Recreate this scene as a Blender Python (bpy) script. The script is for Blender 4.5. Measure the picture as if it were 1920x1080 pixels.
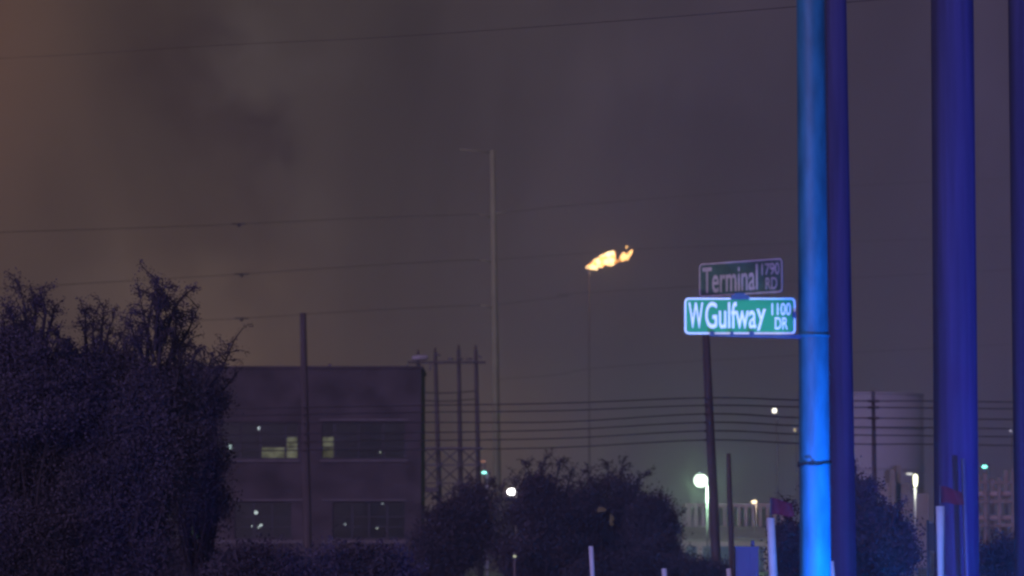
import bpy, math, random
import numpy as np
from mathutils import Vector, Matrix, noise

random.seed(7)
rng = np.random.default_rng(7)
for o in list(bpy.data.objects):
    bpy.data.objects.remove(o, do_unlink=True)
scene = bpy.context.scene
col = scene.collection
R = math.radians

# ------------------------------------------------------------------ camera
CAM_H = 1.7
F = 960 / math.tan(R(8.0))            # focal length in photo pixels
PITCH = math.atan((1030 - 540) / F)
cam_d = bpy.data.cameras.new('camera')
cam = bpy.data.objects.new('camera', cam_d)
col.objects.link(cam)
cam.location = (0, 0, CAM_H)
cam.rotation_euler = (R(90) + PITCH, 0, 0)
cam_d.angle = R(16)
cam_d.clip_start = 0.5
cam_d.clip_end = 6000
cam_d.dof.use_dof = True
cam_d.dof.focus_distance = 48
cam_d.dof.aperture_fstop = 3.0
scene.camera = cam
CP, SP = math.cos(PITCH), math.sin(PITCH)


def at(px, py, Y):
    """world point seen at photo pixel (px, py), Y metres in front of the camera"""
    u, v = (px - 960) / F, (540 - py) / F
    t = Y / (CP - v * SP)
    return Vector((t * u, Y, CAM_H + t * (SP + v * CP)))


def m(npx, Y):
    return npx * Y / F


# ------------------------------------------------------------------ world: smoky night sky lit from below
world = bpy.data.worlds.new('World')
scene.world = world
world.use_nodes = True
wn, wl = world.node_tree.nodes, world.node_tree.links
wn.clear()


def N(t, **kw):
    n = wn.new(t)
    for k, v in kw.items():
        setattr(n, k, v)
    return n


def wmath(op, a, b=None, clamp=False):
    n = N('ShaderNodeMath', operation=op, use_clamp=clamp)
    for i, s in enumerate((a, b)):
        if s is None:
            continue
        if isinstance(s, (int, float)):
            n.inputs[i].default_value = s
        else:
            wl.new(s, n.inputs[i])
    return n.outputs[0]


tc = N('ShaderNodeTexCoord')
vec = tc.outputs['Generated']
sep = N('ShaderNodeSeparateXYZ')
wl.new(vec, sep.inputs[0])


def glow(az, el, power):
    d = (math.sin(R(az)) * math.cos(R(el)), math.cos(R(az)) * math.cos(R(el)), math.sin(R(el)))
    n = N('ShaderNodeVectorMath', operation='DOT_PRODUCT')
    wl.new(vec, n.inputs[0])
    n.inputs[1].default_value = d
    return wmath('POWER', wmath('MAXIMUM', n.outputs['Value'], 0.0), power)


SKY_TOP = (0.050, 0.0375, 0.0265)
terms = []
# each term: (factor socket, colour)
horizon = wmath('POWER', wmath('SUBTRACT', 1.0, wmath('ABSOLUTE', sep.outputs['Z'])), 16.0)
terms.append((horizon, (0.010, 0.010, 0.008)))
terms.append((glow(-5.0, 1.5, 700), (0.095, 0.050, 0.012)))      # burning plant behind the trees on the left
terms.append((glow(-12.0, 8.0, 420), (0.125, 0.042, 0.018)))     # orange glow from out of frame, put into the sky colour
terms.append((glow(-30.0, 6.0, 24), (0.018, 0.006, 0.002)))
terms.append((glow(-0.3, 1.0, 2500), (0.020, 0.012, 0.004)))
terms.append((glow(13.0, 3.0, 55), (0.000, 0.000, 0.092)))  # blue haze of the emergency lights tinted into the sky
# drifting smoke: ragged dark and pale patches (direction warped by noise)
wz = N('ShaderNodeTexNoise')
wz.inputs['Scale'].default_value = 26
wz.inputs['Detail'].default_value = 6
wz.inputs['Roughness'].default_value = 0.6
wl.new(vec, wz.inputs['Vector'])
w1 = N('ShaderNodeVectorMath', operation='SUBTRACT')
wl.new(wz.outputs['Color'], w1.inputs[0])
w1.inputs[1].default_value = (0.5, 0.5, 0.5)
w2 = N('ShaderNodeVectorMath', operation='SCALE')
wl.new(w1.outputs[0], w2.inputs[0])
w2.inputs['Scale'].default_value = 0.068
w3 = N('ShaderNodeVectorMath', operation='ADD')
wl.new(vec, w3.inputs[0])
wl.new(w2.outputs[0], w3.inputs[1])
w4 = N('ShaderNodeVectorMath', operation='NORMALIZE')
wl.new(w3.outputs[0], w4.inputs[0])
plain, vec = vec, w4.outputs[0]
DEG = 180 / math.pi / F
TD, TP = (1, .80, .58), (1, .85, .85)
for (px, py, wid, k, tint) in (
        (480, 290, 36, -.015, TD), (445, 325, 45, -.011, TD), (420, 420, 60, -.010, TD), (425, 240, 45, -.008, TD), (450, 490, 50, -.007, TD), (330, 330, 130, -.006, TD),
        (375, 100, 70, -.012, TD), (380, 200, 55, -.010, TD), (365, 20, 70, -.010, TD),
        (480, 60, 60, .014, TP), (475, 170, 50, .013, TP), (520, 380, 70, .008, TP),
        (230, 540, 60, .018, (1, .75, .7)), (330, 560, 70, .022, (1, .75, .6)), (430, 650, 80, .040, (1, .62, .35)),
        (1190, 590, 90, -.008, TD), (600, 450, 90, .006, TP), (820, 160, 120, -.005, TD), (1100, 130, 90, .005, TP), (940, 860, 90, .035, (1, .65, .35)), (1230, 250, 110, -.005, TD)):
    terms.append((glow((px - 960) * DEG, (1030 - py) * DEG, 1 / (wid / F) ** 2), tuple(k * c for c in tint)))
vec = plain
acc = N('ShaderNodeCombineXYZ')
for i in range(3):
    acc.inputs[i].default_value = SKY_TOP[i]
cur = acc.outputs[0]
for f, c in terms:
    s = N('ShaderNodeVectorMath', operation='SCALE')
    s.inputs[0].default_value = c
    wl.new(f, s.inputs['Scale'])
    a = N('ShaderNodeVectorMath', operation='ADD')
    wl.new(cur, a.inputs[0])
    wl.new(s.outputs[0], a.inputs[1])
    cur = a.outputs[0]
# drifting smoke: two scales of noise, stretched upwards
mp = N('ShaderNodeMapping')
mp.inputs['Scale'].default_value = (13, 13, 5.5)
mp.inputs['Rotation'].default_value = (0, 0.25, 0)
wl.new(vec, mp.inputs[0])
nz = N('ShaderNodeTexNoise')
nz.inputs['Scale'].default_value = 1.0
nz.inputs['Detail'].default_value = 7
nz.inputs['Roughness'].default_value = 0.55
nz.inputs['Distortion'].default_value = 0.7
wl.new(mp.outputs[0], nz.inputs['Vector'])
mr = N('ShaderNodeMapRange', interpolation_type='SMOOTHSTEP')
mr.inputs['From Min'].default_value = 0.36
mr.inputs['From Max'].default_value = 0.64
mr.inputs['To Min'].default_value = 0.76
mr.inputs['To Max'].default_value = 1.16
wl.new(nz.outputs['Fac'], mr.inputs['Value'])
s = N('ShaderNodeVectorMath', operation='SCALE')
wl.new(cur, s.inputs[0])
wl.new(mr.outputs[0], s.inputs['Scale'])
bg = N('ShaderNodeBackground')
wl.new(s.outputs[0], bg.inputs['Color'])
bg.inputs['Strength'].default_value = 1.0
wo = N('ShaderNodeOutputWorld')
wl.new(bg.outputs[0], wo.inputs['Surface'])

# ------------------------------------------------------------------ added dim indigo fill from behind the camera, lifts the silhouettes
indigo_fill_d = bpy.data.lights.new('sun', 'SUN')
sun = bpy.data.objects.new('sun', indigo_fill_d)
col.objects.link(sun)
indigo_fill_d.energy = 2.5
indigo_fill_d.angle = R(45)
indigo_fill_d.color = (0.64, 0.44, 0.98)
sun.rotation_euler = (R(74), 0, R(-26))


def point(name, loc, power, color, radius=0.05, kind='POINT'):
    d = bpy.data.lights.new(name, kind)
    d.energy = power
    d.color = color
    d.shadow_soft_size = radius
    o = bpy.data.objects.new(name, d)
    o.location = loc
    col.objects.link(o)
    return o


# emergency lights in front of the sign pole, and added unseen fill spots
POLE_Y = 30.0
point('blue_emergency_light', (3.25, 28.2, 0.85), 1750, (0.0, 0.20, 1.0), 0.10)
sp = point('blue_tree_fill', (9.6, 50.0, 0.6), 2000, (0.10, 0.10, 1.0), 0.12, 'SPOT')  # added unseen spot that brightens the right-hand trees blue
sp.data.spot_size = R(48)
sp.data.spot_blend = 0.5
sp.rotation_euler = (Vector((6.0, 55.5, 2.2)) - sp.location).to_track_quat('-Z', 'Y').to_euler()
sp = point('indigo_pole_fill', (8.8, 32.0, 0.8), 9500, (0.06, 0.08, 1.0), 0.1, 'SPOT')  # added unseen spot that turns the big wooden poles blue
sp.data.spot_size = R(52)
sp.data.spot_blend = 0.4
sp.rotation_euler = (Vector((4.9, 40, 4.3)) - sp.location).to_track_quat('-Z', 'Y').to_euler()
point('violet_emergency_light', (-2.0, 27.5, 0.8), 45, (0.55, 0.10, 1.0), 0.12)
sp = point('white_sign_fill', (2.0, 19.0, 0.5), 2000, (0.80, 0.95, 0.85), 0.05, 'SPOT')  # added unseen spot, brightens the sign in place of retroreflection
sp.data.spot_size = R(5.6)
sp.data.spot_blend = 0.45
tgt = at(1366, 606, POLE_Y)
sp.rotation_euler = (tgt - sp.location).to_track_quat('-Z', 'Y').to_euler()

scene.view_settings.view_transform = 'Standard'
scene.view_settings.look = 'None'
scene.view_settings.exposure = 0
scene.view_settings.gamma = 1
scene.view_settings.use_curve_mapping = False
scene.render.engine = 'CYCLES'
scene.cycles.use_denoising = True
scene.cycles.volume_bounces = 0
scene.cycles.max_bounces = 5
scene.cycles.transparent_max_bounces = 12
scene.cycles.filter_width = 2.5


# ------------------------------------------------------------------ materials
def mat(name, color, rough=0.8, var=0.25, scale=4.0, metallic=0.0, bump=0.0, emit=None, spec=0.3, stretch=None, color2=None):
    ma = bpy.data.materials.new(name)
    ma.use_nodes = True
    nt = ma.node_tree
    b = nt.nodes['Principled BSDF']
    b.inputs['Roughness'].default_value = rough
    b.inputs['Metallic'].default_value = metallic
    b.inputs['Specular IOR Level'].default_value = spec
    t = nt.nodes.new('ShaderNodeTexCoord')
    mpp = nt.nodes.new('ShaderNodeMapping')
    mpp.inputs['Scale'].default_value = stretch or (1, 1, 1)
    nt.links.new(t.outputs['Object'], mpp.inputs[0])
    n = nt.nodes.new('ShaderNodeTexNoise')
    n.inputs['Scale'].default_value = scale
    n.inputs['Detail'].default_value = 6
    nt.links.new(mpp.outputs[0], n.inputs['Vector'])
    r = nt.nodes.new('ShaderNodeValToRGB')
    lo = [max(0, c * (1 - var)) for c in color] if color2 is None else list(color2)
    hi = [min(1, c * (1 + var)) for c in color] if color2 is None else list(color)
    r.color_ramp.elements[0].position = 0.3
    r.color_ramp.elements[0].color = (*lo, 1)
    r.color_ramp.elements[1].position = 0.7
    r.color_ramp.elements[1].color = (*hi, 1)
    nt.links.new(n.outputs['Fac'], r.inputs[0])
    nt.links.new(r.outputs[0], b.inputs['Base Color'])
    if bump:
        bp = nt.nodes.new('ShaderNodeBump')
        bp.inputs['Strength'].default_value = bump
        bp.inputs['Distance'].default_value = 0.02
        nt.links.new(n.outputs['Fac'], bp.inputs['Height'])
        nt.links.new(bp.outputs[0], b.inputs['Normal'])
    if emit:
        b.inputs['Emission Color'].default_value = (*emit[0], 1)
        b.inputs['Emission Strength'].default_value = emit[1]
    return ma


def glowmat(name, color, strength):
    ma = bpy.data.materials.new(name)
    ma.use_nodes = True
    nt = ma.node_tree
    nt.nodes.clear()
    e = nt.nodes.new('ShaderNodeEmission')
    e.inputs[0].default_value = (*color, 1)
    e.inputs[1].default_value = strength
    o = nt.nodes.new('ShaderNodeOutputMaterial')
    nt.links.new(e.outputs[0], o.inputs[0])
    return ma


def litpane(name, color, strength, sc):
    """a lit window: blinds and furniture behind make it uneven"""
    ma = glowmat(name, color, strength)
    nt = ma.node_tree
    e = [n for n in nt.nodes if n.type == 'EMISSION'][0]
    t = nt.nodes.new('ShaderNodeTexCoord')
    n = nt.nodes.new('ShaderNodeTexNoise')
    n.inputs['Scale'].default_value = sc
    n.inputs['Detail'].default_value = 3
    nt.links.new(t.outputs['Object'], n.inputs['Vector'])
    q = nt.nodes.new('ShaderNodeMapRange')
    q.inputs['From Min'].default_value = 0.35
    q.inputs['From Max'].default_value = 0.65
    q.inputs['To Min'].default_value = strength * 0.55
    q.inputs['To Max'].default_value = strength * 1.3
    nt.links.new(n.outputs['Fac'], q.inputs['Value'])
    nt.links.new(q.outputs[0], e.inputs['Strength'])
    return ma


M = dict(
    ground=mat('ground_soil', (0.07, 0.065, 0.05), 0.95, 0.4, 0.4, bump=0.3),
    asphalt=mat('asphalt', (0.055, 0.053, 0.05), 0.85, 0.3, 1.2, bump=0.2),
    brick=mat('dark_brown_wall', (0.052, 0.046, 0.046), 0.95, 0.32, 0.7, bump=0.2, spec=0.05),
    ledge=mat('concrete_ledge', (0.085, 0.08, 0.078), 0.85, 0.2, 2),
    frame=mat('dark_window_frame', (0.014, 0.014, 0.016), 0.5, 0.2, 4),
    interior=mat('room_interior', (0.10, 0.09, 0.08), 0.9, 0.4, 1.2),
    leaf=mat('oak_leaf', (0.050, 0.045, 0.052), 0.95, 0.3, 0.9, spec=0.05),
    leaf2=mat('shrub_leaf', (0.050, 0.046, 0.054), 0.95, 0.3, 0.9, spec=0.05),
    bark=mat('bark', (0.028, 0.024, 0.024), 0.95, 0.35, 6, bump=0.4, stretch=(1, 1, 0.2)),
    wood=mat('weathered_pole_wood', (0.055, 0.048, 0.045), 0.9, 0.35, 5, bump=0.5, stretch=(3, 3, 0.15)),
    bigwood=mat('blue_tinted_pole_wood', (0.026, 0.026, 0.052), 0.9, 0.30, 4, bump=0.5, stretch=(3, 3, 0.12)),  # blue lamplight tinted into the wood colour
    wire=mat('wire_rubber', (0.03, 0.028, 0.03), 0.7, 0.2, 3),
    porcelain=mat('brown_porcelain', (0.05, 0.035, 0.03), 0.35, 0.2, 3),
    paleinsul=mat('pale_tank_paint', (0.20, 0.20, 0.19), 0.6, 0.15, 3),
    steel=mat('galvanised_steel', (0.34, 0.36, 0.37), 0.6, 0.12, 3, bump=0.05, stretch=(2, 2, 0.6)),
    blue_lit_steel=mat('blue_tinted_pole_steel', (0.018, 0.115, 0.18), 0.5, 0.28, 5, bump=0.06, stretch=(2, 2, 0.6)),  # steel pole; its blue light is tinted into the base colour
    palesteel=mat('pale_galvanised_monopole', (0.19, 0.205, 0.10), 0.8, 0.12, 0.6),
    darksteel=mat('dark_steel', (0.09, 0.085, 0.09), 0.6, 0.25, 3),
    strap=mat('black_strap', (0.02, 0.02, 0.022), 0.7, 0.2, 9),
    signgreen=mat('sign_green_sheeting', (0.0, 0.26, 0.09), 0.45, 0.08, 6),
    signwhite=mat('sign_white_sheeting', (0.80, 0.80, 0.80), 0.45, 0.05, 6),
    dimgreen=mat('dimmed_green_sheeting', (0.03, 0.065, 0.05), 0.7, 0.30, 9),  # darker sheeting copy: weaker return of light put into the colour
    dimwhite=mat('dimmed_white_sheeting', (0.26, 0.24, 0.26), 0.7, 0.22, 9),  # white of the angled sign, dimmer light put into the colour
    bluebracket=mat('sign_bracket_metal', (0.02, 0.05, 0.12), 0.5, 0.2, 6),
    pvc=mat('white_post_plastic', (0.36, 0.38, 0.40), 0.55, 0.08, 8),
    redflag=mat('faded_red_cloth', (0.085, 0.010, 0.022), 0.8, 0.25, 12),
    cabinet=mat('grey_cabinet_paint', (0.045, 0.065, 0.085), 0.6, 0.15, 3),
    whitewall=mat('pale_shed_wall', (0.24, 0.20, 0.17), 0.85, 0.25, 0.7),
    roof=mat('pale_metal_roof', (0.17, 0.145, 0.125), 0.7, 0.25, 0.8),
    tank=mat('cream_tank_paint', (0.25, 0.25, 0.28), 0.7, 0.10, 0.12),
    flare=mat('flare_stack_steel', (0.05, 0.04, 0.03), 0.7, 0.2, 0.3),
)
# clear glass: mostly see-through, a little sky reflected
g = bpy.data.materials.new('window_glass')
g.use_nodes = True
nt = g.node_tree
nt.nodes.clear()
tr = nt.nodes.new('ShaderNodeBsdfTransparent')
tr.inputs[0].default_value = (0.55, 0.6, 0.6, 1)
gl = nt.nodes.new('ShaderNodeBsdfGlossy')
gl.inputs['Roughness'].default_value = 0.08
fr = nt.nodes.new('ShaderNodeFresnel')
fr.inputs[0].default_value = 2.1
mx = nt.nodes.new('ShaderNodeMixShader')
nt.links.new(fr.outputs[0], mx.inputs[0])
nt.links.new(tr.outputs[0], mx.inputs[1])
nt.links.new(gl.outputs[0], mx.inputs[2])
oo = nt.nodes.new('ShaderNodeOutputMaterial')
nt.links.new(mx.outputs[0], oo.inputs[0])
M['glass'] = g


# ------------------------------------------------------------------ mesh helpers
class MB:
    def __init__(self):
        self.v, self.f = [], []

    def add(self, vs, fs):
        b = len(self.v)
        self.v += [tuple(v) for v in vs]
        self.f += [tuple(b + i for i in f) for f in fs]
        return self

    def box(self, c, s, rot=None):
        hx, hy, hz = s[0] / 2, s[1] / 2, s[2] / 2
        vs = [Vector((x, y, z)) for x in (-hx, hx) for y in (-hy, hy) for z in (-hz, hz)]
        if rot is not None:
            vs = [rot @ v for v in vs]
        c = Vector(c)
        return self.add([v + c for v in vs],
                        [(0, 1, 3, 2), (4, 6, 7, 5), (0, 4, 5, 1), (2, 3, 7, 6), (0, 2, 6, 4), (1, 5, 7, 3)])

    def box2(self, a, b):
        return self.box([(a[i] + b[i]) / 2 for i in range(3)], [abs(b[i] - a[i]) for i in range(3)])

    def tube(self, pts, rad, n=8, cap=True):
        pts = [Vector(p) for p in pts]
        if isinstance(rad, (int, float)):
            rad = [rad] * len(pts)
        b = len(self.v)
        t0 = (pts[1] - pts[0]).normalized()
        up = Vector((0, 0, 1)) if abs(t0.z) < 0.9 else Vector((1, 0, 0))
        for i, p in enumerate(pts):
            t = (pts[min(i + 1, len(pts) - 1)] - pts[max(i - 1, 0)]).normalized()
            a = t.cross(up).normalized()
            c = t.cross(a).normalized()
            for k in range(n):
                q = 2 * math.pi * k / n
                self.v.append(tuple(p + (a * math.cos(q) + c * math.sin(q)) * rad[i]))
        for i in range(len(pts) - 1):
            for k in range(n):
                k2 = (k + 1) % n
                self.f.append((b + i * n + k, b + i * n + k2, b + (i + 1) * n + k2, b + (i + 1) * n + k))
        if cap:
            self.f.append(tuple(b + k for k in range(n))[::-1])
            self.f.append(tuple(b + (len(pts) - 1) * n + k for k in range(n)))
        return self

    def blob(self, c, r, seg=12, ring=8, rough=0.0, seed=0):
        c = Vector(c)
        r = Vector(r) if not isinstance(r, (int, float)) else Vector((r, r, r))
        b = len(self.v)
        for i in range(ring + 1):
            th = math.pi * i / ring
            for k in range(seg):
                ph = 2 * math.pi * k / seg
                d = Vector((math.sin(th) * math.cos(ph), math.sin(th) * math.sin(ph), math.cos(th)))
                q = 1 + rough * (noise.noise(d * 1.7 + Vector((seed * 3.1, seed, 0))) + .55 * noise.noise(d * 4.3 + Vector((seed, seed * 2.3, 5))))
                self.v.append(tuple(c + Vector((d.x * r.x, d.y * r.y, d.z * r.z)) * q))
        for i in range(ring):
            for k in range(seg):
                k2 = (k + 1) % seg
                self.f.append((b + i * seg + k, b + (i + 1) * seg + k, b + (i + 1) * seg + k2, b + i * seg + k2))
        return self

    def build(self, name, material, parent=None, smooth=False, origin=None):
        """link as ONE mesh object; vertices are given in world coordinates"""
        me = bpy.data.meshes.new(name)
        o0 = Vector(origin) if origin is not None else (Vector(parent.matrix_basis.translation) if False else Vector((0, 0, 0)))
        me.from_pydata([tuple(Vector(v) - o0) for v in self.v], [], self.f)
        me.materials.append(material)
        if smooth:
            me.polygons.foreach_set('use_smooth', [True] * len(me.polygons))
        o = bpy.data.objects.new(name, me)
        col.objects.link(o)
        o.location = o0
        if parent is not None:
            o.parent = parent
            root = parent
            off = Vector((0, 0, 0))
            while root is not None:
                off += root.location
                root = root.parent
            o.location = o0 - off
        return o


def tag(o, label=None, cat=None, group=None, kind=None):
    if label: o['label'] = label
    if cat: o['category'] = cat
    if group: o['group'] = group
    if kind: o['kind'] = kind
    return o


def thing(name, loc, label, cat, group=None):
    o = bpy.data.objects.new(name, None)
    o.empty_display_size = 0.2
    o.location = loc
    col.objects.link(o)
    return tag(o, label, cat, group)


def spline(pts, n=12):
    """smooth curve through points (Catmull-Rom)"""
    pts = [Vector(p) for p in pts]
    P = [pts[0] * 2 - pts[1]] + pts + [pts[-1] * 2 - pts[-2]]
    out = []
    for i in range(1, len(P) - 2):
        for k in range(n):
            t = k / n
            a, b, c, d = P[i - 1], P[i], P[i + 1], P[i + 2]
            out.append(0.5 * ((2 * b) + (c - a) * t + (2 * a - 5 * b + 4 * c - d) * t * t + (3 * b - a - 3 * c + d) * t ** 3))
    out.append(pts[-1])
    return out


# ------------------------------------------------------------------ setting
gm = MB()
GX, GY0, GY1, NG = 900, -60, 1600, 60
gv = []
for j in range(NG + 1):
    for i in range(NG + 1):
        x = -GX + 2 * GX * i / NG
        y = GY0 + (GY1 - GY0) * j / NG
        gv.append((x, y, -0.01 - 0.12 * abs(noise.noise(Vector((x * 0.02, y * 0.02, 0))))))
gm.add(gv, [(j * (NG + 1) + i, j * (NG + 1) + i + 1, (j + 1) * (NG + 1) + i + 1, (j + 1) * (NG + 1) + i) for j in range(NG) for i in range(NG)])
tag(gm.build('ground', M['ground'], smooth=True), kind='structure')
rm = MB()
rm.box2((-300, 40, -0.2), (300, 52, 0.03))
tag(rm.build('road', M['asphalt']), kind='structure')
tag(MB().box2((6, 236, -0.2), (40, 262, 0.05)).build('parking_lot', M['asphalt']), kind='structure')

# haze
hz = MB().box2((-GX - 20, GY0 - 20, -1.4), (GX + 20, GY1 + 20, 100)).build('haze', M['ground'])
hz.data.materials.clear()
hm = bpy.data.materials.new('haze_air')
hm.use_nodes = True
hm.node_tree.nodes.clear()
pv = hm.node_tree.nodes.new('ShaderNodeVolumePrincipled')
pv.inputs['Color'].default_value = (0.92, 0.93, 0.95, 1)
pv.inputs['Density'].default_value = 0.0007
pv.inputs['Anisotropy'].default_value = 0.6
ho = hm.node_tree.nodes.new('ShaderNodeOutputMaterial')
hm.node_tree.links.new(pv.outputs[0], ho.inputs['Volume'])
hz.data.materials.append(hm)
tag(hz, kind='stuff')

# ------------------------------------------------------------------ office building
BY = 183.0
bl, br = at(250, 690, BY).x, at(790, 690, BY).x
btop = at(700, 691, BY).z
root = thing('office_building', ((bl + br) / 2, BY, 0), 'dark two storey office block with flat roof and partly lit strip windows', 'building')


def bz(py): return at(700, py, BY).z
def bx_(px): return at(px, 900, BY).x


up_l, up_r = [(412, 450), (450, 488), (488, 535), (535, 559)], [(603, 627), (627, 672), (672, 718), (718, 760)]
lo_0, lo_l, lo_r = [(300, 350), (352, 373)], [(440, 475), (475, 510), (510, 547)], [(624, 660), (660, 692), (692, 726), (726, 760)]
rows = {'up': (860, 791), 'lo': (1010, 941)}
strips = [('up', 412, 559), ('up', 603, 760), ('up', 300, 390), ('lo', 300, 373), ('lo', 440, 547), ('lo', 624, 760)]
# wall with real openings: columns of boxes
w = MB()
TH = 0.35
for key, (yb, yt) in rows.items():
    edges = sorted([(bx_(a), bx_(b)) for k, a, b in strips if k == key])
    x = bl
    for a, b in edges + [(br, br)]:
        if a > x:
            w.box2((x, BY, bz(yb)), (a, BY + TH, bz(yt)))
        x = b
w.box2((bl, BY, 0), (br, BY + TH, bz(1010)))
w.box2((bl, BY, bz(941)), (br, BY + TH, bz(860)))
w.box2((bl, BY, bz(791)), (br, BY + TH, btop))
w.box2((bl, BY + TH, 0), (bl + TH, BY + 8, btop))
w.box2((br - TH, BY + TH, 0), (br, BY + 8, btop))
w.box2((bl + TH, BY + 8 - TH, 0), (br - TH, BY + 8, btop))
w.build('wall', M['brick'], root)
inn = MB()
for zz in (bz(1010) - 1.0, bz(900), btop - 0.5):
    inn.box2((bl + TH, BY + TH, zz - 0.12), (br - TH, BY + 7.6, zz + 0.12))
inn.box2((bl + TH, BY + 6, 0.3), (br - TH, BY + 6.15, btop - 0.62))
inn.build('interior_floor', M['interior'], root)
MB().box2((bl - 0.08, BY - 0.08, btop), (br + 0.08, BY + 8.08, btop + 0.12)).build('parapet_coping', M['brick'], root)
for (a, b, y0, y1) in ((368, 568, 1019, 1012.5), (604, 762, 1019, 1012.5), (598, 766, 789.5, 785), (440, 568, 939.5, 936), (604, 762, 939.5, 936), (408, 562, 866, 862), (600, 764, 866, 862)):
    MB().box2((bx_(a), BY - 0.10, bz(y0)), (bx_(b), BY + 0.003, bz(y1))).build('ledge', M['ledge'], root)
MB().box2((bx_(611), BY + 2, btop - 0.3), (bx_(617), BY + 2.3, btop + 0.34)).build('roof_vent', M['darksteel'], root)
M['lit_a'] = litpane('lit_office_pane', (1.0, 1.0, 0.70), 0.105, 3.2)
M['lit_b'] = litpane('dim_lit_pane', (1.0, 0.95, 0.66), 0.06, 2.2)
M['lit_g'] = litpane('green_lit_pane', (0.55, 1.0, 0.66), 0.13, 1.4)


def window(a, b, key, lit=()):
    """three stacked sashes; lit holds (row, material)"""
    yb, yt = rows[key]
    x0, x1, z0, z1 = bx_(a), bx_(b), bz(yb), bz(yt)
    yy = BY + 0.12
    f = MB()
    t = 0.05
    zt = [z0, z0 + (z1 - z0) * 0.32, z0 + (z1 - z0) * 0.60, z1]
    f.box2((x0, yy, z0), (x0 + t, yy + 0.07, z1)).box2((x1 - t, yy, z0), (x1, yy + 0.07, z1))
    for q in zt:
        zc = min(max(q, z0 + t / 2), z1 - t / 2)
        f.box2((x0 + t, yy + 0.002, zc - t / 2), (x1 - t, yy + 0.068, zc + t / 2))
    win = f.build('window', M['frame'], root)
    L = dict(lit)
    for r_ in range(3):
        mm = M[L[r_]] if r_ in L else M['glass']
        MB().box2((x0 + t, yy + 0.03, zt[r_] + t / 2), (x1 - t, yy + 0.036, zt[r_ + 1] - t / 2)).build('pane', mm, win)


for i, (a, b) in enumerate(up_l):
    window(a, b, 'up', {2: [(0, 'lit_a')], 3: [(0, 'lit_a'), (1, 'lit_a')]}.get(i, []))
for i, (a, b) in enumerate(up_r):
    window(a, b, 'up', {0: [(0, 'lit_b'), (1, 'lit_a')]}.get(i, []))
for a, b in ((300, 345), (345, 390)): window(a, b, 'up')
for i, (a, b) in enumerate(lo_0): window(a, b, 'lo', [(0, 'lit_g'), (1, 'lit_g')] if i else [])
for a, b in lo_l + lo_r: window(a, b, 'lo')

# lamps hanging inside the rooms
lamp_lab = [
    (486, 803, 4, 4, (0.95, 0.95, 1.0), 'small white ceiling lamp behind an upper floor pane of the office block'),
    (431, 838, 5, 5, (0.85, 1.0, 0.95), 'bright white lamp at the left end of the upper office windows beside the trees'),
    (480, 961, 4.5, 4.5, (1.0, 1.0, 1.0), 'round white lamp above a lamp pair in the lower left office window'),
    (474, 987, 4, 4, (1.0, 1.0, 1.0), 'round white lamp left of the slanted tube in the lower left office window'),
    (647, 983, 2.6, 2.6, (0.95, 0.95, 1.0), 'tiny white lamp on the left side of the lower right office windows'),
    (707, 990, 3.2, 2.6, (1.0, 0.95, 0.85), 'small warm lamp low on the right side of the lower right office windows'),
    (717, 944.5, 3, 1.8, (0.9, 0.9, 1.0), 'faint bluish lamp at the top edge of the lower right office windows'),
    (713, 848, 2.4, 2.4, (0.85, 0.85, 0.7), 'faint lamp low behind the upper right office windows'),
]
for (px, py, rx, rz, c, lab) in lamp_lab:
    Yl = BY + 1.6
    p = at(px, py, Yl)
    top = (bz(900) - 0.12) if py > 900 else (btop - 0.62)
    t = thing('ceiling_lamp', (p.x, p.y, top), lab, 'lamp', 'lamps glowing behind the office windows')
    k = 0.75
    MB().blob(p, (m(rx, Yl) * k, 0.08, m(rz, Yl) * k)).build('bulb', glowmat('bulb_glow', c, 2.6 if rx > 3.5 else 1.3), t, True)
    MB().tube([(p.x, p.y, p.z + m(rz, Yl) * k + 0.01), (p.x, p.y, top)], 0.008, 6).build('cord', M['wire'], t)
a_, b_ = at(482.5, 989, BY + 1.6), at(491, 983, BY + 1.6)
t = thing('tube_lamp', (a_ + b_) / 2, 'short slanted white tube lamp in the lower left office window', 'lamp', 'lamps glowing behind the office windows')
MB().tube(spline([a_, (a_ + b_) / 2 - Vector((0, 0, 0.03)), b_], 4), 0.05, 8).build('tube', glowmat('tube_glow', (1, 1, 1), 2.6), t, True)
MB().tube([b_ + Vector((0, 0, 0.05)), Vector((b_.x, b_.y, bz(900) - 0.12))], 0.008, 6).build('cord', M['wire'], t)
p = at(310, 953, BY - 0.25)
t = thing('wall_lamp', (p.x, BY, p.z), 'white wall lamp on the office front seen through the left trees', 'lamp')
MB().blob(p, (0.12, 0.1, 0.12)).build('bulb', glowmat('wall_lamp_glow', (0.85, 1.0, 1.0), 2.5), t, True)
MB().box((p.x, BY - 0.07, p.z), (0.16, 0.13, 0.2)).build('bracket', M['darksteel'], t)
point('wall_lamp_light', (p.x, BY - 0.55, p.z), 9, (0.8, 1.0, 0.95), 0.05)
point('left_window_lamp_light', at(431, 842, BY + 1.2), 14, (0.8, 1.0, 0.9), 0.05)

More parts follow.
